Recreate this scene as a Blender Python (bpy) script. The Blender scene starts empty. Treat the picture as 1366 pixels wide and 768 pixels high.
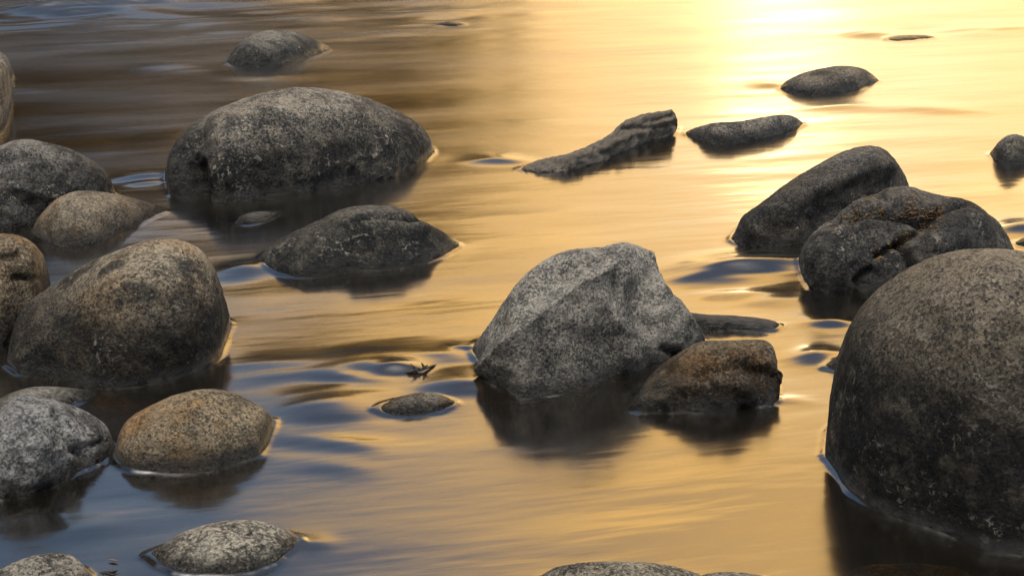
import bpy, math, random
import numpy as np
from mathutils import Vector, kdtree

random.seed(7)
rng = np.random.default_rng(7)
scene = bpy.context.scene
COL = scene.collection

# ------------------------------------------------------------------ survey of the place
H = 2.2                       # tripod height above the water
PITCH = math.radians(19.0)
FOC = 2234.0                  # focal length in photo pixels (1366 wide)
CX, CY = 683.0, 384.0

def dep(y):
    return PITCH + np.arctan((np.asarray(y, float) - CY) / FOC)

def dist(y):
    return H / np.tan(dep(y))

def ground(x, y, z=0.0):
    """point of the level z that was surveyed at photo position x, y"""
    d = (H - z) / np.tan(dep(y))
    yc = d * math.cos(PITCH) + (H - z) * math.sin(PITCH)
    return np.stack([(np.asarray(x, float) - CX) / FOC * yc, d, np.zeros_like(d) + z], -1)

def to_px(P):
    yc = P[..., 1] * math.cos(PITCH) + (H - P[..., 2]) * math.sin(PITCH)
    zc = P[..., 1] * math.sin(PITCH) - (H - P[..., 2]) * math.cos(PITCH)
    return CX + FOC * P[..., 0] / yc, CY - FOC * zc / yc

# ------------------------------------------------------------------ numpy noise
_perm = np.concatenate([rng.permutation(256)] * 3)
_grad = rng.normal(size=(256, 3)); _grad /= np.linalg.norm(_grad, axis=1)[:, None]

def perlin(P):
    I = np.floor(P).astype(np.int64); F = P - I; I &= 255
    u = F * F * F * (F * (F * 6 - 15) + 10)
    out = 0
    for dx in (0, 1):
        wx = u[..., 0] if dx else 1 - u[..., 0]
        for dy in (0, 1):
            wy = u[..., 1] if dy else 1 - u[..., 1]
            for dz in (0, 1):
                wz = u[..., 2] if dz else 1 - u[..., 2]
                g = _grad[_perm[_perm[_perm[(I[..., 0] + dx) & 255] + ((I[..., 1] + dy) & 255)] + ((I[..., 2] + dz) & 255)]]
                out = out + wx * wy * wz * (g[..., 0] * (F[..., 0] - dx) + g[..., 1] * (F[..., 1] - dy) + g[..., 2] * (F[..., 2] - dz))
    return out

def fbm(P, octv=4, gain=0.5, lac=2.03, ridged=False):
    s, a = 0, 1.0
    for k in range(octv):
        n = perlin(P + 17.3 * k)
        s = s + a * ((0.5 - np.abs(n) * 2) if ridged else n)
        P = P * lac; a *= gain
    return s

# ------------------------------------------------------------------ helpers
def mesh_object(name, verts, faces, mat, parent=None, smooth=True, loc=(0, 0, 0)):
    me = bpy.data.meshes.new(name)
    verts = np.asarray(verts, float) - np.asarray(loc, float)
    faces = np.asarray(faces, np.int32)
    n, k = faces.shape
    me.vertices.add(len(verts)); me.vertices.foreach_set('co', verts.astype(np.float32).ravel())
    me.loops.add(n * k); me.loops.foreach_set('vertex_index', faces.ravel())
    me.polygons.add(n); me.polygons.foreach_set('loop_start', np.arange(0, n * k, k, dtype=np.int32))
    me.polygons.foreach_set('use_smooth', np.full(n, smooth))
    me.update(calc_edges=True); me.validate()
    o = bpy.data.objects.new(name, me); COL.objects.link(o)
    o.location = loc
    me.materials.append(mat)
    if parent is not None:
        o.parent = parent
    return o

def tag(o, label=None, cat=None, group=None, kind=None):
    if label: o['label'] = label
    if cat: o['category'] = cat
    if group: o['group'] = group
    if kind: o['kind'] = kind
    return o

class Nodes:
    def __init__(self, tree):
        self.t = tree; tree.nodes.clear()
    def add(self, typ, inputs=None, **props):
        n = self.t.nodes.new(typ)
        for k, v in props.items(): setattr(n, k, v)
        for k, v in (inputs or {}).items():
            if isinstance(v, bpy.types.NodeSocket): self.t.links.new(v, n.inputs[k])
            else: n.inputs[k].default_value = v
        return n
    def math(self, op, a, b=0.0, c=0.0, clamp=False):
        return self.add('ShaderNodeMath', {0: a, 1: b, 2: c}, operation=op, use_clamp=clamp).outputs[0]
    def ramp(self, fac, stops, interp='LINEAR'):
        n = self.add('ShaderNodeValToRGB', {'Fac': fac})
        cr = n.color_ramp; cr.interpolation = interp
        while len(cr.elements) < len(stops): cr.elements.new(0.5)
        for e, (p, c) in zip(cr.elements, stops):
            e.position = p
            e.color = (c, c, c, 1) if isinstance(c, (int, float)) else (*c, 1)
        return n.outputs['Color']
    def mix(self, fac, a, b, blend='MIX'):
        n = self.add('ShaderNodeMix', data_type='RGBA', blend_type=blend)
        for s, v in ((0, fac), (6, a), (7, b)):
            if isinstance(v, bpy.types.NodeSocket): self.t.links.new(v, n.inputs[s])
            elif s == 0: n.inputs[s].default_value = v
            else: n.inputs[s].default_value = (*v, 1)
        return n.outputs[2]
    def noise(self, vec, scale, detail=4.0, rough=0.55, dist=0.0):
        return self.add('ShaderNodeTexNoise', {'Vector': vec, 'Scale': scale, 'Detail': detail, 'Roughness': rough, 'Distortion': dist}).outputs['Fac']

def new_mat(name):
    m = bpy.data.materials.new(name); m.use_nodes = True
    return m, Nodes(m.node_tree)

# ------------------------------------------------------------------ stone material
def stone_mat(name, light=(0.36, 0.31, 0.25), mid=(0.122, 0.122, 0.122), dark=(0.027, 0.030, 0.035),
              stain_z=0.25, stain=0.8, ochre=0.0, pale=0.5, seed=0.0, bump=1.0, blotch=0.55, fine=1.0):
    m, N = new_mat(name)
    tc = N.add('ShaderNodeTexCoord').outputs['Object']
    co = N.add('ShaderNodeMapping', {'Vector': tc, 'Location': (seed * 3.1, seed * 1.7, seed)}).outputs[0]
    z = N.add('ShaderNodeSeparateXYZ', {0: tc}).outputs['Z']
    broad = N.noise(co, 3.2, 6, 0.62, 0.4)
    mott = N.noise(co, 14.0, 7, 0.68, 0.3)
    grain = N.noise(co, 105.0 * fine, 6, 0.75)
    fleck = N.add('ShaderNodeTexVoronoi', {'Vector': co, 'Scale': 120.0}).outputs['Color']
    fleckv = N.add('ShaderNodeSeparateColor', {0: fleck}).outputs[0]
    # crystal grain: soft mid and pale minerals
    g = N.math('ADD', N.math('MULTIPLY', grain, 0.40), N.math('MULTIPLY', fleckv, 0.12))
    g = N.math('ADD', g, N.math('MULTIPLY', mott, 0.30))
    g = N.math('ADD', g, N.math('MULTIPLY', broad, 0.22))
    base = N.ramp(g, [(0.44, tuple(0.5 * a + 0.5 * b for a, b in zip(dark, mid))), (0.485, mid), (0.525, tuple(0.45 * a + 0.55 * b for a, b in zip(mid, light))), (0.58, light)])
    # small pits, their dirt and shade put into the colour, only where the skin of the stone is weathered
    pn = N.math('ADD', N.noise(co, 95.0 * fine, 4, 0.75, 0.6), N.math('MULTIPLY', N.math('SUBTRACT', N.noise(co, 5.0, 5, 0.65), 0.5), 0.40))
    pits = N.ramp(pn, [(0.56, 0.0), (0.63, 0.85)])
    base = N.mix(pits, base, dark)
    # broad blue-black blotches and paler worn places
    bl = N.noise(co, 5.5, 9, 0.66, 0.5)
    base = N.mix(N.math('MULTIPLY', N.ramp(bl, [(0.50, 0.0), (0.59, 1.0)]), blotch), base, tuple(.7 * q for q in dark))
    base = N.mix(N.math('MULTIPLY', N.ramp(bl, [(0.36, 1.0), (0.46, 0.0)]), .45), base, N.mix(.6, base, light))
    # mottled algae, old high-water staining and painted shade of the faces in the lower stone, ragged upper edge
    lim = N.math('SUBTRACT', N.math('MULTIPLY', N.math('SUBTRACT', broad, 0.5), 1.1 * max(stain_z, 0.1)), z)
    lim = N.math('ADD', lim, N.math('MULTIPLY', N.math('SUBTRACT', mott, 0.5), 0.55 * max(stain_z, 0.1)))
    sm = N.add('ShaderNodeMapRange', {0: lim, 1: -stain_z * 1.15, 2: -stain_z * 0.55, 3: 0.0, 4: stain}).outputs[0]
    patch = N.ramp(N.math('ADD', N.math('MULTIPLY', broad, 0.6), N.math('MULTIPLY', mott, 0.4)), [(0.50, 1.0), (0.64, 0.72)])
    sm = N.math('MULTIPLY', sm, patch)
    stain_shaded = N.mix(0.94, base, (0.006, 0.0085, 0.0125))
    col = N.mix(sm, base, stain_shaded)
    if ochre:
        om = N.math('MULTIPLY', N.ramp(N.noise(co, 4.5, 5, 0.6, 0.5), [(0.45, 0.0), (0.62, 1.0)]), ochre)
        col = N.mix(om, col, N.mix(1.0, col, (0.95, 0.60, 0.26), 'MULTIPLY'))
    # pale mineral crust and lichen specks
    pm = N.math('MULTIPLY', N.ramp(N.noise(co, 42.0, 5, 0.7, 0.6), [(0.56, 0.0), (0.61, 1.0)]),
                N.ramp(N.noise(co, 6.0, 4, 0.6), [(0.48, 0.0), (0.62, pale)]))
    col = N.mix(pm, col, (0.40, 0.37, 0.32))
    # wet band just above the water
    wz = N.math('ADD', z, N.math('MULTIPLY', N.math('SUBTRACT', mott, 0.5), 0.05))
    wet = N.add('ShaderNodeMapRange', {0: wz, 1: 0.022, 2: 0.055, 3: 1.0, 4: 0.0}).outputs[0]
    col = N.mix(N.math('MULTIPLY', wet, 0.9), col, N.mix(1.0, col, (0.17, 0.17, 0.17), 'MULTIPLY'))
    rough = N.math('SUBTRACT', 0.82, N.math('MULTIPLY', wet, 0.55))
    pit = N.add('ShaderNodeTexVoronoi', {'Vector': co, 'Scale': 55.0, 'Randomness': 1.0}).outputs['Distance']
    pit = N.ramp(pit, [(0.10, 0.0), (0.34, 1.0)])
    h = N.math('ADD', N.math('MULTIPLY', N.noise(co, 38.0, 8, 0.72), 0.9), N.math('MULTIPLY', grain, 0.5))
    h = N.math('SUBTRACT', N.math('ADD', h, N.math('MULTIPLY', pit, 0.16)), N.math('MULTIPLY', pits, 0.30))
    h = N.math('ADD', h, N.math('MULTIPLY', N.noise(co, 12.0, 5, 0.6), 1.2))
    bm = N.add('ShaderNodeBump', {'Height': h, 'Strength': 1.0 * bump, 'Distance': 0.036})
    b = N.add('ShaderNodeBsdfPrincipled', {'Base Color': col, 'Roughness': rough, 'Normal': bm.outputs[0], 'Specular IOR Level': N.math('ADD', .16, N.math('MULTIPLY', wet, .4))})
    o = N.add('ShaderNodeOutputMaterial', {'Surface': b.outputs[0]})
    return m

# ------------------------------------------------------------------ boulders
def smooth1(v, k):
    if k < 1: return v
    w = np.exp(-0.5 * (np.arange(-3 * k, 3 * k + 1) / k) ** 2); w /= w.sum()
    lo = 2 * v[0] - v[3 * k:0:-1]; hi = 2 * v[-1] - v[-2:-3 * k - 2:-1]
    return np.convolve(np.concatenate([lo, v, hi]), w, 'valid')

WATERLINE = []      # points where stones meet the water, for the water surface

def stone(name, label, top, bot, mat, cat='boulder', group=None, dr=0.85, n=2.2, k=0.15, lean=0.0, pe=2.4,
          rug=1.0, facet=0.0, feats=(), seed=None, lim=0.8, z0=0.0, smooth_px=5):
    """A solid stone: closed vertical sections swept across the width. top / bot: crest and waterline as surveyed."""
    top = np.array(top, float); bot = np.array(bot, float)
    xl, xr = min(top[0, 0], bot[0, 0]), max(top[-1, 0], bot[-1, 0])
    w = xr - xl
    nu = int(np.clip(w / 1.5, 40, 330))
    t = np.linspace(-1, 1, nu); s = 0.55 * t + 0.45 * np.sin(t * math.pi / 2)
    x = (xl + xr) / 2 + s * w / 2
    fx = np.linspace(xl, xr, int(w) + 2)
    kk = int(max(1, min(smooth_px, len(fx) // 12)))
    ytop = np.interp(x, fx, smooth1(np.interp(fx, top[:, 0], top[:, 1]), kk))
    ybot = np.interp(x, fx, smooth1(np.interp(fx, bot[:, 0], bot[:, 1]), kk))
    ybot = np.maximum(ybot, ytop + 0.3)
    HH = H - z0
    db, dt = HH / np.tan(dep(ybot)), HH / np.tan(dep(ytop))
    wm = w / FOC * float(np.mean(db)) / math.cos(PITCH)
    plan = np.sqrt(np.clip(1 - np.abs(s) ** pe, 0, 1)) + 1e-3
    ck = (1 - abs(k) ** n) ** (1 / n)
    A = dr * wm / 2 * plan
    L = lim * (dt - db) / (1 + ck)
    a = (A ** -4 + L ** -4) ** -0.25
    hp = float(np.max(ybot - ytop))
    M = int(np.clip(hp * 2.3, 72, 420))
    ph = math.pi + np.linspace(0, -2 * math.pi, M, endpoint=False)
    cs = lambda v: np.sign(v) * np.abs(v) ** (2 / n)
    c, sn = cs(np.cos(ph)), cs(np.sin(ph))
    dc = db + a * ck
    ycur = ytop.copy()
    for fit in range(3):
        th = dep(ycur)
        lo = np.zeros(nu); hi = np.full(nu, 4.0)
        for _ in range(40):
            b = (lo + hi) / 2
            zz = b[:, None] * (sn - k)[None]
            F = np.max((dc[:, None] + a[:, None] * c[None] + lean * zz) * np.sin(th)[:, None] + zz * np.cos(th)[:, None], 1) - HH * np.cos(th)
            lo = np.where(F < 0, b, lo); hi = np.where(F < 0, hi, b)
        zz = b[:, None] * (sn - k)[None]
        zz = np.where(zz < 0, np.minimum(zz, 0) * 1.0, zz)
        d = dc[:, None] + a[:, None] * c[None] + lean * zz
        zz = zz + z0
        lat = ((x - CX) / FOC)[:, None] * (d * math.cos(PITCH) + (H - zz) * math.sin(PITCH))
        P = np.stack([lat, d, zz], -1)                       # nu, M, 3
        # surface normals of the plain body
        du = np.gradient(P, axis=0); dv = (np.roll(P, -1, 1) - np.roll(P, 1, 1))
        Nn = np.cross(dv, du); Nn /= np.linalg.norm(Nn, axis=2, keepdims=True) + 1e-12
        ctr = P.mean((0, 1)); 
        if np.mean(np.sum(Nn * (P - ctr), -1)) < 0: Nn = -Nn
        if fit == 0:
            if seed is None: seed = (xl * 0.37 + ytop[0] * 0.11) % 50
            hm = max(float(zz.max() - z0), 0.03)
            S = min(wm, 2.2 * hm + 0.1)
            Q = P + seed
            edge = np.clip(plan * 1.4, 0.15, 1)[:, None]
            D = rug * S * (0.030 * fbm(Q / S * 2.3, 3) + 0.016 * fbm(Q / S * 6.0, 3)) * edge
            if facet:
                D += facet * S * 0.05 * (fbm(Q / S * 2.1 + 9, 2, 0.45, ridged=True) - 0.35) * edge
                D += facet * 0.008 * np.clip(S / 0.4, 0.06, 1) * (fbm(Q * 9.0 + 4, 3, 0.55, ridged=True) - 0.3)
            vd = P - np.array([0, 0, H]); vd /= np.linalg.norm(vd, axis=2, keepdims=True)
            D *= np.clip(np.abs(np.sum(vd * Nn, -1)) * 2.2, .22, 1)
            D += rug * 0.0085 * fbm(Q * 13.0, 5, 0.66) * np.clip(S / 0.4, 0.06, 1) * np.clip(np.abs(np.sum(vd * Nn, -1)) * 2.2, .5, 1)
            px, py = to_px(P)
            front = np.clip((Nn[..., 2] * 0.5 - Nn[..., 1]) * 3 + 0.4, 0, 1) * np.clip(np.abs(np.sum(vd * Nn, -1)) * 4.5, .2, 1)
            for f in feats:
                pts = np.array(f[0], float); r, amp = f[1], f[2]
                best = np.full(px.shape, 1e9)
                if len(pts) == 1:
                    best = np.hypot(px - pts[0, 0], py - pts[0, 1])
                for (x0, y0), (x1, y1) in zip(pts[:-1], pts[1:]):
                    ll = (x1 - x0) ** 2 + (y1 - y0) ** 2
                    tt = np.clip(((px - x0) * (x1 - x0) + (py - y0) * (y1 - y0)) / ll, 0, 1)
                    best = np.minimum(best, np.hypot(px - x0 - tt * (x1 - x0), py - y0 - tt * (y1 - y0)))
                wob = 1 + 0.35 * fbm(Q * 9.0 + 31, 2)
                D += amp * (np.exp(-best / (r * wob)) if len(f) > 3 else np.exp(-(best / (r * wob)) ** 2)) * front
        P = P + Nn * D[..., None]
        if fit < 2:                  # bring the crest of the roughened stone back to the surveyed crest
            ux, uy = to_px(P[:, : int(M * .62)])
            got = np.full(nu, 1e9)
            col = np.clip(np.searchsorted(x, ux.ravel() - .75), 0, nu - 1)
            np.minimum.at(got, col, uy.ravel())
            err = np.where(got < 1e8, got - ytop, 0)
            err = np.clip(smooth1(err, 3) if nu > 30 else err, -16, 16)
            ycur = np.minimum(ycur - err * .9, ybot - .2)
    # weld the two ends to a point each
    idx = np.arange(nu * M).reshape(nu, M)
    i0, i1 = idx[:-1], idx[1:]
    faces = np.stack([i0, i1, np.roll(i1, -1, 1), np.roll(i0, -1, 1)], -1).reshape(-1, 4)
    P[0] = P[0].mean(0) * 0.25 + P[0] * 0.75; P[-1] = P[-1].mean(0) * 0.25 + P[-1] * 0.75
    V = P.reshape(-1, 3)
    base = np.array([V[:, 0].mean(), V[:, 1].mean(), z0])
    o = mesh_object(name, V, faces, mat, loc=tuple(base))
    me = o.data
    import bmesh
    bm = bmesh.new(); bm.from_mesh(me)
    bm.verts.ensure_lookup_table()
    for col in (0, nu - 1):
        ring = [bm.verts[int(i)] for i in idx[col]]
        try: bm.faces.new(ring if col else ring[::-1])
        except ValueError: pass
    bmesh.ops.recalc_face_normals(bm, faces=bm.faces)
    for f in bm.faces: f.smooth = True
    bm.to_mesh(me); bm.free()
    tag(o, label, cat, group)
    if z0 == 0.0:
        m = np.abs(V[:, 2]) < 0.012
        WATERLINE.append(V[m])
    return o, P

G_NEAR = 'boulders standing in the river'
grey = stone_mat('granite_grey', seed=1)
MATS = {}
def M(seed, **kw):
    return stone_mat('granite', seed=seed, **kw)

# far left edge
stone('boulder', 'rounded boulder on the left frame edge behind a taller pitted one', [(-100,104),(-60,66),(-20,62),(0,67.6),(8,73.5),(15.6,83),(19.5,97),(20.5,106)],
      [(-100,112),(0,119),(12,114),(20.5,109)], M(2, stain_z=.1), group=G_NEAR)
stone('boulder', 'tall pitted tan boulder cut by the left frame edge, far upstream', [(-130,150),(-110,100),(-60,76),(-20,76),(0,81.5),(8,87.5),(14,97),(17.5,112)],
      [(-130,160),(-60,200),(-20,195),(0,187),(8,180),(12,173),(17.5,140)], M(3, stain_z=.1, light=(.44,.38,.30), ochre=.4), group=G_NEAR, pe=4)
# upper water
stone('boulder', 'low domed dark boulder alone in the far left water', [(300.5,84),(305.5,73.5),(320.5,55),(337,45),(360.6,40),(384,40.7),(400.6,45),(417,52),(434,59.4),(443.4,66)],
      [(300.5,86),(320.5,89.5),(354,93.5),(377,88.5),(400.6,81),(427.4,72.5),(443.4,67)], M(4, stain_z=.14, light=(.27,.25,.21), pale=.8), group=G_NEAR)
stone('rock', 'tiny dark rock tip breaking the surface near the top of the river', [(580,32.4),(590,30),(598,28.2),(607.5,29.4),(616,31),(622,33.2)],
      [(580,33),(589,34.2),(598,34.8),(607,34.4),(616,34),(622,33.6)], M(5, stain_z=.2), cat='rock', group=None, rug=1.6)
stone('rock', 'thin flat dark brown rock slab awash in the brightest far water', [(1178,52),(1188,49.3),(1197,47.4),(1213.6,46.4),(1235,46.8),(1243,48),(1250,50.6)],
      [(1180,54),(1190,55.3),(1201,55.6),(1221,54),(1237,52.4),(1248,51.6)], M(6, stain_z=.2, light=(.2,.16,.09), mid=(.09,.07,.04)), cat='rock', rug=.8)
stone('boulder', 'low rounded boulder in golden water with foamy right end', [(1039,118),(1043,112),(1050,107),(1067,98.5),(1087,93),(1117,87.5),(1140,88.5),(1157,93.5),(1167,102),(1172.5,107)],
      [(1039,120),(1043.5,122),(1060,127.5),(1090,128.5),(1123.6,125),(1150,118),(1167,111),(1172.5,108.5)], M(7, stain_z=.07, light=(.34,.28,.2)), group=G_NEAR)
stone('boulder', 'long low finger shaped boulder beside the end of the driftwood log', [(912,178),(918,174),(930,169.5),(953,163.5),(987,162),(1013.5,157),(1037,153),(1053.5,153),(1067,158.5),(1072,165)],
      [(912,179.5),(917,182),(936.7,188.6),(953.4,194),(977,193),(997,189.6),(1030,183),(1057,175.5),(1070,169),(1072,167)], M(8, stain_z=.06), group=G_NEAR, dr=.35)
stone('boulder', 'small lone rounded boulder cut by the right frame edge in golden water', [(1319.5,205),(1325.7,197),(1334.4,186),(1344.3,179.8),(1354,177.8),(1366,182),(1385,194),(1398,208)],
      [(1319.5,207),(1329.4,216.8),(1339.3,222),(1351.7,223.5),(1366,220.3),(1385,215),(1398,210)], M(9, stain_z=.08, light=(.3,.26,.2)), group=G_NEAR,
      feats=[([(1346,190),(1366,204)], 5, -.02)])
# big domed boulder
stone('boulder', 'large domed granite boulder with pale pitted top and dark face, upper left', [(219,232),(222,211),(232,191),(247,173),(267,157),(296.6,142.5),(332,129),(364,120.5),(393,116),(422.5,117),(457.7,122),(493,131.6),(522,144),(545.5,155.6),(563,169),(575,186.4),(579.5,202)],
      [(219,236),(221,248),(225,260.5),(250,261),(271.7,259.6),(277.6,268.4),(291,271.8),(331.8,268),(390,260.6),(434,254.7),(463.5,249.8),(493,243),(522,237.5),(545.5,229.5),(563,219),(579.5,205)],
      M(10, stain_z=.33, stain=.92, light=(.45,.39,.31), pale=.9), group=G_NEAR, dr=.6, n=2.5, k=.02, pe=3, smooth_px=3,
      feats=[([(262,210),(268,235),(272,262)], 7, -.055), ([(245,205),(250,225)], 14, -.02), ([(515,160),(535,200),(540,228)], 10, -.02), ([(255,214),(275,208)], 7, .02)])
stone('boulder', 'dark weathered boulder cut by the left edge, behind the flat tan one', [(-70,262),(-60,240),(-30,207),(0,194.6),(19.5,186.8),(37,185),(58.6,189),(90,196.6),(113.4,208.3),(133,220),(144.6,231.8),(151.7,245.5),(154,258)],
      [(-70,275),(-50,296),(0,306),(23.5,304.5),(41,301),(90,292),(130,276),(154,263)], M(11, stain_z=.28, stain=.8, light=(.36,.33,.3), pale=.8), group=G_NEAR, facet=.7, dr=.7,
      feats=[([(0,215),(40,205),(70,222)], 6, -.025), ([(60,225),(75,250)], 8, -.02), ([(20,250),(60,262)], 7, .02)])
stone('boulder', 'low smooth tan boulder sloping right to a pointed tip, left side', [(41,311),(47,294),(62.5,276.7),(78,263),(97.7,255),(117,254),(144.6,257),(176,263),(203,271.7),(224,281.8)],
      [(41,313),(48,317),(58.6,322),(74,328.3),(101.6,329),(129,324.5),(152.5,316),(176,304),(199.4,292.3),(224,283)], M(12, fine=1.3, blotch=.35, stain_z=.10, stain=.6, light=(.42,.35,.26), mid=(.19,.16,.125), ochre=.35), group=G_NEAR, rug=.6)
stone('rock', 'small smooth grey rock barely above water below the large domed boulder', [(312.5,297.5),(317,290.3),(329,284.5),(346.4,281.5),(364,282),(374.5,285)],
      [(312.5,299),(318,300.5),(332,300.8),(352,297.3),(364,291.5),(374.5,286)], M(13, stain_z=.02, light=(.3,.29,.27), mid=(.17,.165,.16)), cat='rock', rug=.6)
stone('boulder', 'dark low boulder with a creased double crest, middle of the left half', [(341,349),(350.5,336.7),(367,322.7),(390.3,309.8),(413.8,299),(432.5,290),(451,280.5),(470,275.3),(493.5,273.4),(519,274),(535.7,277.7),(549.7,285),(561.4,294.5),(577.9,301.6),(594,311),(608.3,321.5),(613.5,326)],
      [(341,350.5),(355,357.8),(367,364),(402,371.5),(425.5,369.5),(465,362),(507.5,359.5),(542.7,356),(573,350),(594,340.5),(613.5,329)],
      M(14, blotch=.8, fine=1.1, stain_z=.22, stain=.92, light=(.36,.32,.25), pale=.8), group=G_NEAR, dr=.7, k=.25, smooth_px=3,
      feats=[([(470,296),(500,289),(530,292),(560,295)], 5, -.065), ([(470,305),(515,301),(565,308)], 9, .03), ([(455,330),(480,345)], 14, -.015)])
stone('boulder', 'rust and grey boulder at the left edge, half behind a larger round one', [(-100,400),(-80,345),(-40,318),(0,311.4),(18,312),(33,316.5),(45,324),(57,337.4),(64.4,352.4),(67.5,369),(68,380)],
      [(-100,420),(-60,450),(0,466),(40,452),(60,425),(68,395)], M(15, stain_z=.18, stain=.8, light=(.42,.33,.22), mid=(.16,.125,.085), ochre=.6), group=G_NEAR, pe=3.2,
      feats=[([(20,370),(55,372)], 4, -.025), ([(0,345),(25,340)], 8, -.02)])
stone('boulder', 'big round tan speckled boulder with dark blotches at the left', [(8.5,478),(12,449.7),(22.5,419.7),(39,400),(60,386.8),(78,374.8),(101.8,360),(131.7,343.4),(167.6,330),(191.6,321),(215.5,318),(239.4,319.5),(257.4,325.4),(272.4,336),(284.3,354),(293.3,374.8),(300.8,398.8),(306.8,419.7),(308.5,431)],
      [(8.5,488),(21,499),(54,503.5),(89.8,508),(125.7,514),(149.7,519),(185.6,516.5),(224.5,510),(254.4,502.5),(278.4,489),(294,477),(301,461),(308.5,436)],
      M(16, blotch=.8, stain_z=.32, stain=.92, light=(.47,.40,.30), mid=(.18,.155,.12), ochre=.3), group=G_NEAR, dr=.8, n=2.3, k=.0, pe=3.2, rug=.8)
# right cluster
stone('boulder', 'tall slanting boulder with smooth lit back, behind the cracked one at right', [(973,318),(982,306),(986.6,290.7),(995.4,284),(1015,270.7),(1037.5,253),(1059.6,237.5),(1081.7,224.3),(1103.9,212),(1123.8,202),(1141.5,196.6),(1159,193.7),(1172.5,195.5),(1183.5,201),(1194.6,213),(1203.5,226.5),(1211,242),(1213.5,249)],
      [(973,321),(991,329.4),(1008.7,333.2),(1039.7,334),(1068.5,329),(1120,315),(1170,297),(1205,272),(1213.5,256)],
      M(17, stain_z=.36, stain=.78, fine=1.3, light=(.36,.31,.25)), group=G_NEAR, dr=.7, k=.1, smooth_px=3, facet=.3,
      feats=[([(1005,300),(1048,277),(1097,248),(1177,224)], 13, .05), ([(1080,260),(1100,280),(1090,300)], 12, -.03), ([(1130,250),(1170,230)], 10, -.02)])
kn, knP = stone('boulder', 'knobbly dark cracked boulder with orange debris in its clefts', [(1064,348),(1068.6,332.6),(1080.6,313.5),(1097,299),(1114,292),(1120,281.3),(1133,271.8),(1149.8,263.4),(1171,258),(1183,250.3),(1197.5,248),(1216.6,249),(1238,256),(1259.6,261.5),(1281,264),(1297.8,269.4),(1314.5,281.3),(1331,294.4),(1343,311),(1353,333)],
      [(1064,352),(1071,373),(1083,386.3),(1102,393),(1121,390),(1142.6,384),(1180,385),(1250,380),(1320,362),(1353,340)],
      M(18, stain_z=.40, stain=.75, blotch=.5, light=(.33,.30,.26), mid=(.115,.11,.105), pale=.8), group=G_NEAR, dr=.75, n=2.5, k=0, smooth_px=3, facet=.6,
      feats=[([(1112,292),(1150,287),(1190,282),(1231,294),(1262,278),(1285,272)], 6, -.07), ([(1243,299),(1210,318),(1193,330),(1169,342)], 6, -.05),
             ([(1205,325),(1212,345),(1217,362)], 7, -.05), ([(1171,258),(1195,275)], 6, -.03), ([(1143,276)], 18, .04), ([(1255,320),(1290,300)], 26, .05),
             ([(1110,335)], 32, .04), ([(1185,310)], 14, -.03), ([(1140,372),(1158,360)], 6, -.035), ([(1215,262)], 22, .03)])
stone('rock', 'small dark rock awash at right edge behind the cracked boulder', [(1350,326),(1358,320),(1370,315),(1385,316),(1400,324)], [(1350,328),(1365,331),(1385,331),(1400,327)], M(19, stain_z=.3), cat='rock', rug=1.5)
stone('boulder', 'huge smooth round boulder filling the right foreground, dark face', [(1099,604),(1102.6,560),(1106.8,518.6),(1115.8,477),(1127.7,444),(1145.6,411),(1175,381.5),(1211,357.7),(1247,341),(1282.6,332.6),(1318.4,331),(1342,332),(1366,335),(1420,350),(1480,385),(1530,440),(1565,520),(1577,606)],
      [(1099,608),(1112,622),(1121.7,637),(1133.6,655.6),(1157.5,673.5),(1187,688.4),(1229,703),(1264.7,716),(1288.6,727),(1318,735),(1366,740),(1440,738),(1510,715),(1560,670),(1577,620)],
      M(20, stain_z=.68, stain=1.0, blotch=.3, fine=.9, light=(.44,.37,.28), mid=(.17,.145,.115), pale=.5), group=G_NEAR, dr=.85, n=2.35, k=-.05, rug=.75, pe=3, smooth_px=5, facet=.12)
stone('rock', 'little dark wet rock peeking out left of the huge right boulder', [(1097,490),(1104,484),(1112,477),(1120,472),(1135,470),(1150,478)], [(1097,491.5),(1108,494),(1125,496),(1150,488)], M(21, stain_z=.3), cat='rock', rug=1.4)
# centre
stone('boulder', 'angular pale grey boulder with a sharp ridge in the centre of the river', [(627.6,465),(645,441.8),(663,416.3),(681,387.9),(699,367),(719.8,350.4),(737.8,340),(761.7,332.5),(785.7,330.4),(803.7,329.5),(827.6,322.6),(845.6,325),(863.6,334),(878.5,349),(886,370),(899.5,391),(914.5,408.8),(929.4,428.3),(937,444.8),(939,453)],
      [(627.6,467),(638,474),(644,484),(646.4,507.7),(660,518),(678,530),(696,533),(734.8,528),(779.7,520.6),(809.6,508.7),(839.6,498),(878.5,484.7),(910,475),(939,459)],
      M(22, fine=1.25, blotch=.4, stain_z=.12, stain=.6, light=(.50,.465,.41), mid=(.205,.20,.19), dark=(.04,.041,.045), pale=.9), group=G_NEAR, dr=.75, n=1.85, k=.15, smooth_px=3, facet=.5,
      feats=[([(806,352),(793,366),(748,398),(692,445),(652,492)], 15, .060, 1), ([(745,368),(715,395)], 26, -.05), ([(690,410),(665,440)], 18, -.02), ([(790,455),(745,490)], 34, -.035),
             ([(858,334),(876,372),(898,410),(926,440)], 13, .045, 1), ([(845,385),(860,425)], 16, -.035), ([(800,352),(835,332)], 10, .02, 1), ([(885,462),(905,472)], 6, -.03), ([(800,400),(830,440),(835,480)], 10, .025, 1)])
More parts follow.
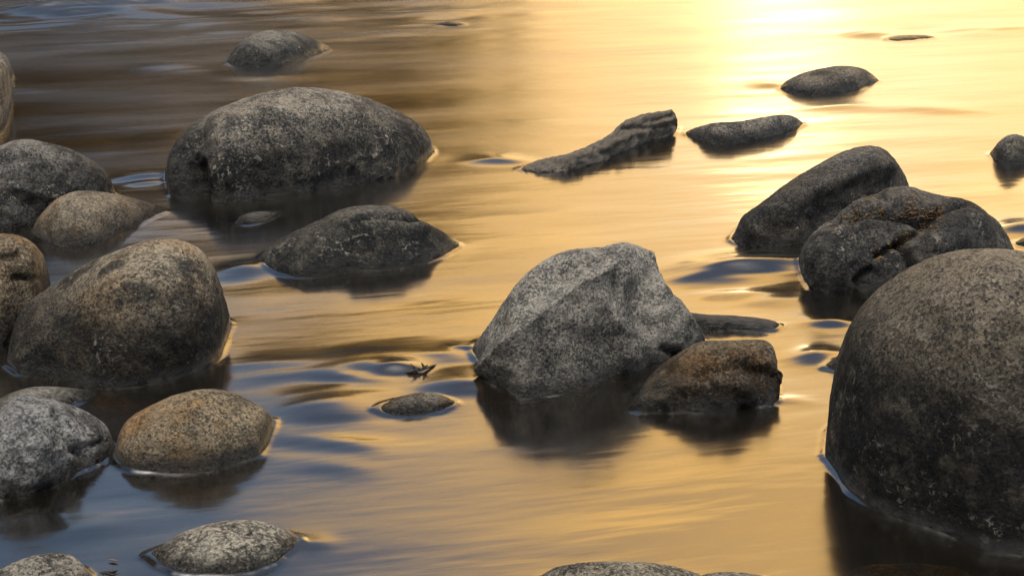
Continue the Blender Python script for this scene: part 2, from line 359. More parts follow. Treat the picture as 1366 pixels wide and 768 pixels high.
stone('boulder', 'blocky brown dark boulder in front of the angular grey one', [(835.6,545),(846.6,531),(860.6,509),(879.4,487.5),(901,473.4),(923,459),(942,453.8),(970,453.8),(1001,452.5),(1020,453),(1031,459.4),(1036,472),(1037.5,487),(1038.3,495)],
      [(835.6,547),(867,549.6),(914,550.4),(970,551.4),(989,547.5),(1013.8,540.5),(1038.3,534)],
      M(23, stain_z=.16, stain=.8, light=(.27,.22,.16), mid=(.115,.088,.06), ochre=.6, pale=.4), group=G_NEAR, dr=.6, n=2.9, k=.0, pe=6, smooth_px=3, facet=.8,
      feats=[([(880,490),(930,500),(985,490),(1035,500)], 10, -.02), ([(985,480),(995,530)], 10, .02), ([(940,470),(1000,470)], 10, .02)])
stone('rock', 'small flat speckled dark rock in the rapids below the twig', [(499,548.8),(511.5,538.5),(529,529.8),(549,524.3),(569,522.3),(586,524.8),(598.7,530.5),(609.6,537)],
      [(499,550),(516.5,554.3),(539,555),(561,552.6),(586,549),(601,544),(609.6,538.5)], M(24, stain_z=.02, light=(.36,.33,.28), pale=.9), cat='rock', rug=.6)
# lower left
stone('boulder', 'low flat pale grey boulder behind the rough dark boulder at left edge', [(-45,540),(0,530.7),(17.6,522),(44,515.2),(73,515.2),(96.6,517),(117,520),(131,526)],
      [(-45,545),(0,556),(60,552),(100,541),(131,529)], M(25, stain_z=.02, light=(.38,.35,.3), mid=(.18,.17,.15)), group=G_NEAR)
stone('boulder', 'egg shaped tan and ochre boulder touching the rough dark one, lower left', [(150.5,609),(152,590.8),(161,570),(175.7,554),(199,541),(228.4,527.8),(257.7,520),(284,517.6),(307.5,522),(331,532),(351.4,544),(363,554),(367.5,564)],
      [(150.5,612),(161,623),(181.6,629),(219.6,631.5),(257.7,631),(287,626),(316,617),(342.6,608.8),(356,599.6),(361,584),(367.5,567)],
      M(26, blotch=.35, fine=1.2, stain_z=.09, stain=.6, light=(.46,.37,.25), mid=(.20,.16,.11), ochre=.6, pale=.3), group=G_NEAR, dr=.8, n=2.2, k=.05, pe=3, rug=.6)
stone('boulder', 'rough dark blue grey boulder cut by the lower left frame edge', [(-80,622),(-50,577),(0,544),(17.6,530.7),(32,525),(52.7,527.8),(76,533.7),(99.6,541),(117,549.8),(134.7,560),(146.4,571.7),(152.3,585),(153,594)],
      [(-80,640),(-50,664),(0,671),(17.6,669),(41,663),(70.3,650),(96.6,637),(123,622.5),(143.5,609),(153,599)],
      M(27, fine=.75, blotch=.6, stain_z=.05, stain=.5, light=(.36,.36,.36), mid=(.13,.13,.135), dark=(.03,.033,.038), pale=.6), group=G_NEAR, dr=.75, facet=1.0, k=.15, pe=3,
      feats=[([(75,550),(85,580),(110,605)], 7, -.03), ([(100,600),(135,590)], 6, -.02), ([(55,560),(50,620)], 20, .02)])
stone('boulder', 'low crusty whitish boulder standing alone near the bottom left', [(195,740),(219,724.8),(244.8,708.7),(273.8,699),(309,692.5),(338,693),(364,698.3),(386.5,707),(399.4,715),(403.5,721)],
      [(195,742),(219,757),(238,764.4),(267.4,767),(306,766.5),(338,762),(364,752.5),(386.5,738),(403.5,724)], M(28, fine=.7, blotch=.3, stain_z=.02, light=(.50,.46,.38), mid=(.18,.165,.14), pale=1.0), group=G_NEAR, rug=.8, facet=.4)
stone('boulder', 'pale ridged boulder cut by the bottom left corner of the frame', [(-50,786),(0,758.6),(22.5,747.3),(45,740),(71,736.7),(93.4,738.3),(106,745.7),(116,758.6),(121.5,769)],
      [(-50,790),(-30,806),(40,815),(100,798),(121.5,774)], M(29, stain_z=.02, light=(.46,.42,.36), mid=(.18,.17,.15), pale=.9), group=G_NEAR, facet=.8,
      feats=[([(0,764),(40,752),(85,742)], 4, -.015)])
stone('boulder', 'pale speckled boulder top rising at the bottom centre of the frame', [(700,786),(720,768),(740,756),(770,750),(805.6,748),(861,749),(896,754),(921,761),(938,767),(955,780)],
      [(700,792),(780,836),(860,836),(940,804),(955,786)], M(30, stain_z=.02, light=(.44,.40,.32), mid=(.18,.165,.13)), group=G_NEAR, rug=1.2)
stone('rock', 'thin crescent of pale rock beside the bottom centre boulder', [(926,772),(936,765.6),(961,762),(991.4,763),(1021.5,767.7),(1042,779)], [(926,780),(940,796),(990,806),(1042,786)], M(31, stain_z=.02, light=(.42,.38,.3)), cat='rock')
stone('submerged_rock', 'mottled rock just under the surface at the foot of the huge right boulder', [(1115,772),(1140,758),(1162,752),(1222,750),(1272.7,755),(1310,772)], [(1115,780),(1160,800),(1230,806),(1310,784)], M(32, stain_z=.0, light=(.4,.36,.3), pale=.8), cat='rock', z0=-.085)
stone('submerged_rock', 'brown rock drowned in shallow water between the left boulders', [(96,540),(110,528),(130,523),(155,524),(178,533),(190,545)], [(96,548),(130,562),(165,563),(190,552)], M(33, stain_z=.0, light=(.36,.24,.1), mid=(.16,.1,.045), ochre=.5), cat='rock', z0=-.06)

# ------------------------------------------------------------------ driftwood
def wood_mat(name, dark=(.028, .024, .02), light=(.17, .14, .105), seed=0.0, rot=0.3):
    m, N = new_mat(name)
    tc = N.add('ShaderNodeTexCoord').outputs['Object']
    mp = N.add('ShaderNodeMapping', {'Vector': tc, 'Rotation': (0, 0, rot), 'Scale': (1, 1, 1), 'Location': (seed, 0, 0)}).outputs[0]
    st = N.add('ShaderNodeMapping', {'Vector': mp, 'Scale': (16, 60, 60)}).outputs[0]
    grain = N.noise(st, 1.0, 7, 0.65, 0.8)
    blot = N.noise(mp, 9.0, 5, 0.6)
    z = N.add('ShaderNodeSeparateXYZ', {0: tc}).outputs['Z']
    f = N.math('ADD', N.math('ADD', N.math('MULTIPLY', grain, .5), N.math('MULTIPLY', blot, .2)), N.math('MULTIPLY', N.noise(mp, 55.0, 6, .7), .3))
    col = N.ramp(f, [(.36, dark), (.52, tuple((a + b) * .4 for a, b in zip(dark, light))), (.68, light)])
    wet = N.add('ShaderNodeMapRange', {0: N.math('ADD', z, N.math('MULTIPLY', blot, .03)), 1: .02, 2: .06, 3: 1.0, 4: 0.0}).outputs[0]
    col = N.mix(N.math('MULTIPLY', wet, .6), col, N.mix(1.0, col, (.35, .35, .36), 'MULTIPLY'))
    bm = N.add('ShaderNodeBump', {'Height': f, 'Strength': 1.0, 'Distance': .02})
    b = N.add('ShaderNodeBsdfPrincipled', {'Base Color': col, 'Roughness': N.math('SUBTRACT', .75, N.math('MULTIPLY', wet, .4)), 'Normal': bm.outputs[0]})
    N.add('ShaderNodeOutputMaterial', {'Surface': b.outputs[0]})
    return m

stone('driftwood_log', 'gnarled dark driftwood log lying slantwise in golden water', [(690,226),(704,219.5),(717.6,213.5),(735,209.5),(754.7,206),(781.6,196),(802,186),(818.7,176),(826,166),(834,160.5),(855.7,152.5),(876,149),(890,147.5),(897,145.5),(901,151),(903.5,160)],
      [(690,227),(717.6,231),(735,232.5),(754.7,231.5),(788,222.6),(812,212),(835.5,200),(862.4,190),(889,184.5),(898,180),(903.5,172)], wood_mat('driftwood', rot=-.75), cat='log', dr=.25, n=2.1, k=.0, pe=5, rug=1.8, facet=.8, smooth_px=2, lim=.75,
      feats=[([(750,212),(800,200),(840,180),(900,158)], 4, .012), ([(830,172),(865,170),(900,165)], 4, -.02), ([(795,200),(815,205)], 5, -.02), ([(860,162),(895,155)], 3, -.015)])
stone('driftwood_log', 'short straight black log end jutting from behind the angular grey boulder', [(890,412),(923,417),(945,419.4),(976,420.3),(1007.5,423),(1026,426),(1035,428.5),(1040.5,433)],
      [(890,436),(923,439),(950,441.5),(976,442),(1007.5,442.5),(1026,442),(1035,441),(1040.5,437)], wood_mat('wet_wood', dark=(.008, .0075, .007), light=(.055, .047, .04), rot=.05, seed=4), cat='log', dr=.2, n=2.4, k=0, pe=5, rug=.7, facet=.8, lim=.6, smooth_px=2)

def tube(pts, radii, sides=7):
    pts = [Vector(p) for p in pts]; V, Fc = [], []
    for i, p in enumerate(pts):
        dirn = (pts[min(i + 1, len(pts) - 1)] - pts[max(i - 1, 0)]).normalized()
        a = dirn.orthogonal().normalized(); b = dirn.cross(a)
        for q in range(sides):
            an = 2 * math.pi * q / sides
            V.append(tuple(p + (a * math.cos(an) + b * math.sin(an)) * radii[i]))
    for i in range(len(pts) - 1):
        for q in range(sides):
            Fc.append((i * sides + q, i * sides + (q + 1) % sides, (i + 1) * sides + (q + 1) % sides, (i + 1) * sides + q))
    return V, Fc

def tubes(name, specs, mat, loc, parent=None):
    V, Fc = [], []
    for pts, rad in specs:
        v, f = tube(pts, rad); o = len(V)
        V += v; Fc += [tuple(i + o for i in q) for q in f]
    return mesh_object(name, V, Fc, mat, loc=loc, parent=parent)

twm = wood_mat('twig_bark', dark=(.012, .010, .008), light=(.06, .05, .04))
def G(x, y, z): return tuple(ground(x, y, z))
b0 = G(556, 492, 0)
bb0 = np.array(G(555.8, 493.5, .016)); bb1 = np.array(G(566, 491.5, .017))
off = lambda p, x, z, y=0.0: tuple(p + np.array([x, y, z]))
tw = tubes('twig', [([G(522, 500, -.01), G(534, 498, .006), G(546, 496, .013), tuple(bb0), tuple(bb1), G(577.5, 487.5, .011), G(592, 484, -.01)], [.002, .005, .006, .006, .005, .004, .0015]),
                    ([off(bb0, .004, -.004), off(bb0, -.008, .011), off(bb0, -.021, .023)], [.007, .0055, .0025]),
                    ([off(bb0, -.004, 0), off(bb0, .010, .008)], [.006, .0025]),
                    ([off(bb1, .002, -.002), off(bb1, -.003, .010), off(bb1, -.009, .021)], [.0065, .005, .0022]),
                    ([off(bb1, -.002, .004), off(bb1, .012, .013)], [.005, .002])], twm, b0)
tag(tw, 'forked black twig poking up from the rapids above the flat speckled rock', 'twig')
t2 = tubes('twig', [([G(122, 766, -.01), G(138, 763.5, .004), G(152, 761.5, .004), G(166, 759, -.01)], [.002, .004, .0035, .001]), ([G(140, 763, .004), G(150, 766, .004), G(168, 763, -.005)], [.003, .002, .001])], twm, G(145, 763, 0))
tag(t2, 'thin dark twig floating beside the bottom left corner boulder', 'twig')
# a curled fallen leaf
lv, lf = [], []
c0 = np.array(G(151, 747.5, .004))
for i in range(9):
    u = i / 8; wd = .009 * math.sin(math.pi * min(1, u * 1.02)) ** .8 + .0004
    for j in range(5):
        q = j / 2 - 1
        lv.append((c0[0] + (u - .5) * .030, c0[1] + q * wd * .6 - .008 * (u - .5), c0[2] + .003 * q * q * math.sin(math.pi * u) + .003 * (2 * u - 1) ** 2))
for i in range(8):
    for j in range(4):
        a = i * 5 + j; lf.append((a, a + 1, a + 6, a + 5))
lm, N = new_mat('dead_leaf')
b = N.add('ShaderNodeBsdfPrincipled', {'Base Color': N.ramp(N.noise(N.add('ShaderNodeTexCoord').outputs['Object'], 200.0), [(.4, (.03, .02, .012)), (.65, (.12, .07, .03))]), 'Roughness': .6})
N.add('ShaderNodeOutputMaterial', {'Surface': b.outputs[0]})
lo = mesh_object('leaf', lv, lf, lm, loc=tuple(c0))
sd = lo.modifiers.new('thickness', 'SOLIDIFY'); sd.thickness = .0008
tag(lo, 'small curled dead leaf floating between the two bottom left boulders', 'leaf')

# orange needles and moss caught in the clefts of the cracked boulder
mm, N = new_mat('dry_moss')
b = N.add('ShaderNodeBsdfPrincipled', {'Base Color': N.ramp(N.noise(N.add('ShaderNodeTexCoord').outputs['Object'], 60.0), [(.35, (.06, .035, .015)), (.65, (.30, .165, .05))]), 'Roughness': .9})
N.add('ShaderNodeOutputMaterial', {'Surface': b.outputs[0]})
px, py = to_px(knP)
vis = np.zeros(px.shape, bool); vis[:, : int(knP.shape[1] * .33)] = True
specs = []
flat = np.where(vis.ravel())[0]; fp = np.stack([px.ravel()[flat], py.ravel()[flat]], 1); P3 = knP.reshape(-1, 3)[flat]
for pts, cnt, sp in (([(1140, 287), (1190, 282), (1231, 294), (1262, 278)], 60, 5), ([(1236, 291), (1252, 286)], 55, 7), ([(1243, 300), (1210, 318), (1193, 330), (1169, 342)], 75, 4), ([(1213, 258), (1222, 280)], 24, 5), ([(1120, 293), (1150, 290)], 16, 4), ([(1140, 270), (1165, 268)], 12, 5)):
    pts = np.array(pts, float); specs = []
    for _ in range(cnt):
        i = random.randrange(len(pts) - 1); t = random.random()
        q = pts[i] + (pts[i + 1] - pts[i]) * t + rng.normal(size=2) * sp
        j = int(np.argmin(((fp - q) ** 2).sum(1)))
        p = Vector(P3[j]) + Vector((0, -.003, .004))
        dv = Vector((random.uniform(-1, 1), random.uniform(-.5, .3), random.uniform(-.3, .5))).normalized() * random.uniform(.008, .028)
        specs.append(([tuple(p - dv * .5), tuple(p + Vector((0, 0, .002))), tuple(p + dv * .5)], [.0008, .0018, .0008]))
    mo = tubes('moss', specs, mm, loc=tuple(kn.location))
    mo.parent = kn; mo.location = (0, 0, 0)
    mo['label'] = 'orange dry moss and needles in a cleft'; mo['kind'] = 'stuff'

# ------------------------------------------------------------------ water surface
def axis(dense0, dense1, step, lo, hi, grow=1.25):
    v = list(np.arange(dense0, dense1 + step, step)); s = step
    while v[-1] < hi: s *= grow; v.append(v[-1] + s)
    s = step
    while v[0] > lo: s *= grow; v.insert(0, v[0] - s)
    return np.array(v)
XS = axis(-30, 1396, 1.6, -9000, 10400)
TOPY = CY + FOC * math.tan(math.radians(0.25) - PITCH)
YS = axis(-24, 792, 1.0, TOPY, 3200, 1.12)
YS = YS[(dep(YS) > math.radians(.25)) & (dep(YS) < math.radians(75))]
gx, gy = np.meshgrid(XS, YS, indexing='ij')
W = ground(gx, gy)
FLOW = math.radians(14)          # the current runs to the left and slightly towards us
cf, sf = math.cos(FLOW), math.sin(FLOW)
al = W[..., 0] * cf + W[..., 1] * sf; ac = -W[..., 0] * sf + W[..., 1] * cf
Z = np.zeros(gx.shape)
dense = (gx > -40) & (gx < 1406) & (gy > -34) & (gy < 802)
def ridge(pts, sig, amp, asym=1.0, endf=.35):
    """a standing wave: crest line in plan, gaussian cross-section, sig metres"""
    global Z
    p = ground(np.array([q[0] for q in pts], float), np.array([q[1] for q in pts], float))[:, :2]
    seg = np.linalg.norm(np.diff(p, axis=0), axis=1); cum = np.concatenate([[0], np.cumsum(seg)]); tot = cum[-1]
    nb = max(5, int(tot / (sig * .45)))
    tt = (np.arange(nb) + .5) / nb
    bx_ = np.interp(tt * tot, cum, p[:, 0]); by_ = np.interp(tt * tot, cum, p[:, 1])
    bx_, by_ = smooth1(bx_, max(1, nb // 12)) if nb > 8 else bx_, smooth1(by_, max(1, nb // 12)) if nb > 8 else by_
    m = (np.abs(W[..., 0] - p[:, 0].mean()) < tot / 2 + 4 * sig * asym) & (np.abs(W[..., 1] - p[:, 1].mean()) < np.ptp(p[:, 1]) / 2 + 4 * sig * asym)
    wx, wy = W[..., 0][m], W[..., 1][m]
    acc = np.zeros(wx.shape); step = tot / nb
    for t, x0, y0 in zip(tt, bx_, by_):
        dx, dy = wx - x0, wy - y0
        sy = np.where(dy > 0, sig * asym, sig)
        acc += math.sin(math.pi * t) ** .8 * np.exp(-(dx / (sig * 1.3)) ** 2 - (dy / sy) ** 2)
    acc *= step / (sig * 1.3 * math.sqrt(math.pi))
    lx, lc = wx * cf + wy * sf, -wx * sf + wy * cf
    Z[m] += amp * acc * np.clip(1 + .7 * fbm(np.stack([lx * 1.5, lc * 6.0, 0 * lx + amp * 900], -1), 2, .45), .35, 1.6)
RIDGES = [
    ([(890, 372), (960, 366), (1020, 356), (1072, 342)], .10, .050, 1.5), ([(925, 397), (985, 394), (1030, 390)], .04, .010, 1.2), ([(1000, 405), (1070, 398)], .06, .012, 1.2),
    ([(296, 498), (360, 492), (440, 490)], .10, .020, 1.5), ([(430, 494), (490, 489), (560, 480)], .10, .028, 1.5), ([(500, 502), (530, 494), (560, 491)], .035, .016, 1.2),
    ([(385, 556), (450, 538), (505, 522), (530, 516)], .085, .018, 1.9), ([(580, 519), (620, 514), (668, 510)], .075, .030, 1.5), ([(345, 540), (390, 543), (440, 556), (520, 572)], .075, .014, 1.9),
    ([(348, 583), (400, 580), (450, 590), (520, 606)], .06, .010, 1.8), ([(385, 612), (440, 616), (500, 630)], .06, .006, 1.6),
([(296, 372), (330, 360), (360, 356)], .06, .028, 1.3),
    ([(620, 216), (660, 213), (705, 216)], .06, .020, 1.6), ([(1135, 46.5), (1165, 46.5), (1190, 49)], .12, .045, 1.4), ([(1010, 116), (1042, 112)], .06, .022, 1.3),
    ([(1075, 430), (1140, 432)], .05, .020, 1.3), ([(1070, 484), (1090, 474), (1110, 468)], .05, .022, 1.3), ([(600, 464), (640, 466)], .03, .012, 1.2),
    ([(140, 243), (190, 236), (240, 231)], .05, .013, 1.5), ([(165, 247), (225, 241)], .03, .007, 1.3), ([(1338, 314), (1370, 306), (1410, 300)], .08, .035, 1.3),
    ([(1180, 143), (1250, 146), (1320, 150)], .10, .010, 1.5), ([(700, 600), (760, 596)], .12, .006, 1.5), ([(1020, 532), (1090, 536)], .03, .004, 1.2),
    ([(560, 470), (620, 476), (640, 482)], .06, .010, 1.3), ([(420, 500), (470, 510), (530, 508)], .04, .010, 1.2), ([(1050, 146), (1120, 142), (1200, 146)], .09, .012, 1.5),
    ([(1250, 44), (1320, 40), (1400, 34)], .15, .020, 1.5), ([(0, 18), (80, 14), (170, 12)], .25, .09, 1.2), ([(60, 8), (190, 4), (330, 0)], .25, .09, 1.2), ([(400, 730), (440, 722)], .03, .008, 1.2),
    ([(420, 100), (360, 104), (260, 100)], .10, .010, 1.4), ([(300, 92), (250, 88), (170, 84)], .14, .014, 1.4), ([(60, 120), (0, 118)], .12, .014, 1.4),
    ([(0, 690), (40, 684), (80, 690)], .05, .010, 1.3), ([(60, 712), (110, 706), (160, 690)], .05, .006, 1.3),
]
for r in RIDGES: ridge(r[0], r[1] * 1.15, r[2] * 1.05, r[3])
# slow swell and fine, current-drawn ripples
far = np.clip(W[..., 1] / 8, .6, 3)
fade = np.where(W[..., 1] < 40, 1.0, 0.0)
sw = np.zeros(gx.shape)
m = dense
q = np.stack([al * .55, ac * 1.7, 0 * al], -1)
sw[m] += .0085 * fbm(q[m], 2)
q2 = np.stack([al * 1.6, ac * 6.5, 0 * al + 3], -1)
sw[m] += .0013 * fbm(q2[m], 3, .5)
# the riffle far upstream on the left: choppier
rif = np.exp(-(np.maximum(gx - 480, 0) / 260.0) ** 2) * np.clip((72 - gy) / 40.0, 0, 1)
q3 = np.stack([al * 1.1, ac * 3.2, 0 * al + 7], -1)
sw[m] += (rif[m] * .032 * fbm(q3[m], 2))
Z += sw * fade
# water drawn up against the stones
wl = np.concatenate(WATERLINE)
kd = kdtree.KDTree(len(wl))
for i, p in enumerate(wl): kd.insert((p[0], p[1], 0), i)
kd.balance()
ii = np.argwhere(dense)
dd = np.full(gx.shape, 9.0); ex = np.zeros(gx.shape)
for i, j in ii:
    co, _, ds = kd.find((W[i, j, 0], W[i, j, 1], 0))
    dd[i, j] = ds; ex[i, j] = (W[i, j, 0] - co[0]) / (ds + 1e-6)
brk = np.zeros(gx.shape); brk[m] = np.clip(.85 + 1.1 * fbm(np.stack([W[..., 0] * 5, W[..., 1] * 5, 0 * al], -1)[m], 2), .35, 1.4)
def blur(A, k):
    w = np.exp(-.5 * (np.arange(-3 * k, 3 * k + 1) / k) ** 2); w /= w.sum()
    for ax in (0, 1):
        Pd = np.pad(A, [(3 * k, 3 * k) if q == ax else (0, 0) for q in (0, 1)], mode='edge')
        A = sum(wi * np.take(Pd, range(i, i + A.shape[ax]), ax) for i, wi in enumerate(w))
    return A
Z += blur(.0076 * np.exp(-(dd / .0125) ** 2) * brk, 1)
Z += blur(.004 * np.exp(-(dd / .06) ** 2) * np.clip(ex - .1, 0, 1), 5)
W[..., 2] = Z
nx, ny = gx.shape
idx = np.arange(nx * ny).reshape(nx, ny)
faces = np.stack([idx[:-1, :-1], idx[:-1, 1:], idx[1:, 1:], idx[1:, :-1]], -1).reshape(-1, 4)

wm, N = new_mat('river_water')
geo = N.add('ShaderNodeNewGeometry').outputs['Position']
mp = N.add('ShaderNodeMapping', {'Vector': geo, 'Rotation': (0, 0, -FLOW)}).outputs[0]
st1 = N.add('ShaderNodeMapping', {'Vector': mp, 'Scale': (1.6, 9.0, 1.0)}).outputs[0]
st2 = N.add('ShaderNodeMapping', {'Vector': mp, 'Scale': (5.0, 42.0, 1.0)}).outputs[0]
hh = N.math('ADD', N.math('MULTIPLY', N.noise(st1, 1.0, 3, .5, .3), 1.0), N.math('MULTIPLY', N.noise(st2, 1.0, 3, .5, .2), .16))
bm = N.add('ShaderNodeBump', {'Height': hh, 'Strength': .065, 'Distance': .020})
rv = N.add('ShaderNodeMapRange', {0: N.noise(N.add('ShaderNodeMapping', {'Vector': mp, 'Scale': (.5, 1.8, 1)}).outputs[0], 1.0, 3, .5), 1: .35, 2: .65, 3: .115, 4: .205}).outputs[0]
yy = N.add('ShaderNodeSeparateXYZ', {0: geo}).outputs['Y']
rv = N.math('ADD', rv, N.add('ShaderNodeMapRange', {0: yy, 1: 7.5, 2: 11.5, 3: 0.0, 4: .07}).outputs[0])      # wind-ruffled farther out
fr = N.add('ShaderNodeFresnel', {'IOR': 2.25, 'Normal': bm.outputs[0]}).outputs[0]
gl = N.add('ShaderNodeBsdfGlossy', {'Color': (1, 1, 1, 1), 'Roughness': rv, 'Normal': bm.outputs[0]})
tr = N.add('ShaderNodeBsdfTransparent', {'Color': (.34, .25, .13, 1)})
df = N.add('ShaderNodeBsdfDiffuse', {'Color': (.11, .095, .07, 1)})
body = N.add('ShaderNodeMixShader', {0: .03, 1: tr.outputs[0], 2: df.outputs[0]})
sh = N.add('ShaderNodeMixShader', {0: fr, 1: body.outputs[0], 2: gl.outputs[0]})
N.add('ShaderNodeOutputMaterial', {'Surface': sh.outputs[0]})
wo = mesh_object('river_water', W.reshape(-1, 3), faces, wm)
tag(wo, 'smooth golden and blue river water flowing between the boulders', 'river', kind='structure')

# ------------------------------------------------------------------ river bed
bmx, N = new_mat('river_bed')
geo = N.add('ShaderNodeNewGeometry').outputs['Position']
vo = N.add('ShaderNodeTexVoronoi', {'Vector': N.add('ShaderNodeMapping', {'Vector': geo, 'Scale': (1, 1, 0)}).outputs[0], 'Scale': 9.0})
c1 = N.ramp(N.add('ShaderNodeSeparateColor', {0: vo.outputs['Color']}).outputs[0], [(0.0, (.010, .008, .005)), (.5, (.030, .022, .010)), (1.0, (.11, .075, .026))])
c1 = N.mix(N.ramp(N.noise(geo, 2.0, 5), [(.4, 0.0), (.6, .8)]), c1, (.05, .04, .02))
bp = N.add('ShaderNodeBump', {'Height': vo.outputs['Distance'], 'Strength': 1.0, 'Distance': -.05})
b = N.add('ShaderNodeBsdfPrincipled', {'Base Color': c1, 'Roughness': .9, 'Normal': bp.outputs[0]})
N.add('ShaderNodeOutputMaterial', {'Surface': b.outputs[0]})
xs = np.concatenate([np.linspace(-2500, -20, 12), np.linspace(-15, 15, 160), np.linspace(20, 2500, 12)])
ys = np.concatenate([np.linspace(-2500, -20, 12), np.linspace(-10, 22, 160), np.linspace(30, 2500, 12)])
bx, by = np.meshgrid(xs, ys, indexing='ij')
B = np.stack([bx, by, np.full(bx.shape, -.32)], -1)
near = (np.abs(bx) < 16) & (by > -11) & (by < 23)
B[..., 2] += np.where(near, .11 * fbm(np.stack([bx * .8, by * .8, 0 * bx], -1), 3), 0)
idx = np.arange(bx.size).reshape(bx.shape)
bo = mesh_object('river_bed', B.reshape(-1, 3), np.stack([idx[:-1, :-1], idx[1:, :-1], idx[1:, 1:], idx[:-1, 1:]], -1).reshape(-1, 4), bmx)
tag(bo, 'brown pebbly river bed under the water', 'river bed', kind='structure')

# ------------------------------------------------------------------ wooded far bank (upstream left, seen mirrored in the water)
fm, N = new_mat('autumn_foliage')
oi = N.add('ShaderNodeNewGeometry')
lc = N.ramp(N.noise(oi.outputs['Position'], .35, 4), [(.36, (.06, .045, .006)), (.5, (.28, .17, .02)), (.66, (.50, .28, .03))])
b1 = N.add('ShaderNodeBsdfDiffuse', {'Color': lc}); b2 = N.add('ShaderNodeBsdfTranslucent', {'Color': lc})
N.add('ShaderNodeOutputMaterial', {'Surface': N.add('ShaderNodeMixShader', {0: .45, 1: b1.outputs[0], 2: b2.outputs[0]}).outputs[0]})
V, Fc = [], []
def leafq(p, r):
    n1 = Vector(rng.normal(size=3)).normalized(); a = n1.orthogonal().normalized() * r; bb = n1.cross(a).normalized() * r * .7
    o = len(V); p = Vector(p)
    V.extend([tuple(p + a), tuple(p + bb), tuple(p - a), tuple(p - bb)]); Fc.append((o, o + 1, o + 2, o + 3))
SPOTS = []
for k in range(30):
    R = random.uniform(52, 64)
    SPOTS.append((-34 + 33.0 * k / 29 + random.uniform(-.8, .8), R, R * math.tan(math.radians(random.uniform(16.0, 18.0) + max(0, 17 - k) * .35 - max(0, (k - 24)) * .55)), 16 if k < 24 else 12, 60 if k < 23 else 60 - 7 * (k - 22), 1.0))
for k in range(46):          # unseen trees added at left and behind the camera, to block low sky light
    R = random.uniform(16, 24)
    SPOTS.append((-42 - 176 * k / 45 + random.uniform(-1, 1), R, R * math.tan(math.radians(random.uniform(26, 40))), 22, 40, 1.0))
for adeg, R, hgt, ncl, nlf, sc in SPOTS:
    az = math.radians(adeg)
    cx, cy = R * math.sin(az), R * math.cos(az); cw = random.uniform(2.4, 3.6)
    v, f = tube([(cx, cy, -1), (cx + .2, cy, hgt * .5), (cx, cy, hgt * .9)], [.4, .25, .05], 6)
    o = len(V); V += v; Fc += [tuple(i + o for i in q) for q in f]
    for c in range(ncl):
        zc = hgt * random.uniform(.05, .95); rr = cw * (1.05 - .75 * (zc / hgt) ** 2) * random.uniform(.3, 1)
        an = random.uniform(0, 6.283); c0 = np.array([cx + rr * math.cos(an), cy + rr * math.sin(an), zc])
        for _ in range(nlf): leafq(c0 + rng.normal(size=3) * np.array([.85, .85, .65]), random.uniform(.3, .6))
wd = mesh_object('far_wood', V, Fc, fm, smooth=False)
tag(wd, 'distant autumn wood on the far bank mirrored as brown in the water, plus added unseen trees blocking sky light', 'wood', kind='stuff')

# ------------------------------------------------------------------ sky, sun, camera
SUN_AZ, SUN_EL = math.radians(9.2), math.radians(11.2)
sd = Vector((math.sin(SUN_AZ) * math.cos(SUN_EL), math.cos(SUN_AZ) * math.cos(SUN_EL), math.sin(SUN_EL)))
world = bpy.data.worlds.new('World'); scene.world = world; world.use_nodes = True
N = Nodes(world.node_tree)
sky = N.add('ShaderNodeTexSky', sky_type='NISHITA', sun_disc=False, sun_elevation=SUN_EL, sun_rotation=SUN_AZ, altitude=200.0, air_density=1.0, dust_density=.6, ozone_density=2.1)
bg1 = N.add('ShaderNodeBackground', {'Color': sky.outputs[0], 'Strength': .125})
# warm sunset cloud glow round the sun: wide veil, then brighter core
dr_ = N.add('ShaderNodeTexCoord').outputs['Generated']
sx = N.add('ShaderNodeSeparateXYZ', {0: dr_})
az = N.math('ARCTAN2', sx.outputs[0], sx.outputs[1])
el = N.math('ARCSINE', sx.outputs[2])
def blob(a0, e0, wa, we):
    u = N.math('DIVIDE', N.math('SUBTRACT', az, math.radians(a0)), math.radians(wa))
    v = N.math('DIVIDE', N.math('SUBTRACT', el, math.radians(e0)), math.radians(we))
    r2 = N.math('ADD', N.math('MULTIPLY', u, u), N.math('MULTIPLY', v, v))
    return N.math('EXPONENT', N.math('MULTIPLY', r2, -1.0))
def emit(fac, color, strength):
    return N.add('ShaderNodeBackground', {'Color': (*color, 1), 'Strength': N.math('MULTIPLY', fac, strength)}).outputs[0]
cl = N.noise(N.add('ShaderNodeMapping', {'Vector': dr_, 'Scale': (3, 3, 9)}).outputs[0], 2.0, 4, .55)
clm = N.add('ShaderNodeMapRange', {0: cl, 1: .3, 2: .7, 3: .62, 4: 1.22}).outputs[0]
def sstep(x, lo, hi):
    return N.add('ShaderNodeMapRange', {0: x, 1: math.radians(lo), 2: math.radians(hi)}, interpolation_type='SMOOTHSTEP').outputs[0]
def mul(*f):
    r = f[0]
    for q in f[1:]: r = N.math('MULTIPLY', r, q)
    return r
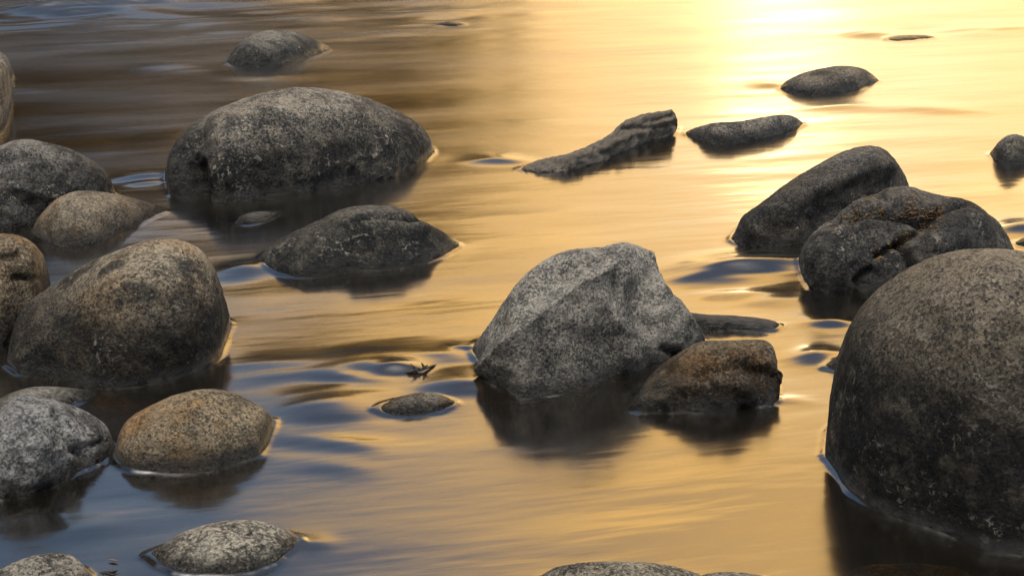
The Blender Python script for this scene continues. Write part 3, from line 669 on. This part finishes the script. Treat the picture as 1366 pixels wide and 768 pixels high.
wob = N.math('ADD', N.math('SUBTRACT', az, N.math('MULTIPLY', N.math('SUBTRACT', el, math.radians(19)), 1.08)), N.math('MULTIPLY', N.math('SUBTRACT', cl, .5), .12))
veil = mul(sstep(wob, -19, -2), sstep(az, 48, 26), sstep(el, 41, 29), clm)      # golden cloud bank
core = mul(blob(10.3, 11.0, 5.0, 4.0), clm)                                       # brightest gap round the sun
palev = mul(blob(17, 12.5, 15, 7), clm)
dz = N.add('ShaderNodeVectorMath', {0: dr_, 1: tuple(Vector((.0, -.12, .99)).normalized())}, operation='DOT_PRODUCT').outputs['Value']
over = N.math('POWER', N.math('MAXIMUM', dz, 0.0), 16.0)       # bright patch added overhead to light the tops of the stones
gold = N.add('ShaderNodeBackground', {'Color': (1.0, .575, .163, 1), 'Strength': mul(clm, 2.75, N.add('ShaderNodeMapRange', {0: el, 1: math.radians(9.5), 2: math.radians(19), 3: .66, 4: 1.0}).outputs[0])}).outputs[0]
acc = N.add('ShaderNodeMixShader', {0: N.math('MINIMUM', veil, 1.0), 1: bg1.outputs[0], 2: gold}).outputs[0]
for e in (emit(palev, (1.0, .95, .70), .55), emit(core, (1.0, .80, .46), 1.3), emit(over, (1.0, .93, .82), 12.5)):
    acc = N.add('ShaderNodeAddShader', {0: acc, 1: e}).outputs[0]
N.add('ShaderNodeOutputWorld', {'Surface': acc})

sl = bpy.data.lights.new('sun', 'SUN'); sl.energy = .03; sl.angle = math.radians(4); sl.color = (1, .66, .30)
so = bpy.data.objects.new('sun', sl); COL.objects.link(so)
so.rotation_euler = (-sd).to_track_quat('-Z', 'Y').to_euler()

cam = bpy.data.cameras.new('camera'); co = bpy.data.objects.new('camera', cam); COL.objects.link(co)
co.location = (0, 0, H); co.rotation_euler = (math.pi / 2 - PITCH, 0, 0)
cam.sensor_width = 36; cam.lens = 36 * FOC / 1366; cam.clip_end = 6000
scene.camera = co
vs = scene.view_settings
vs.view_transform = 'Standard'; vs.look = 'None'; vs.gamma = 1; vs.exposure = 0.45; vs.use_curve_mapping = False
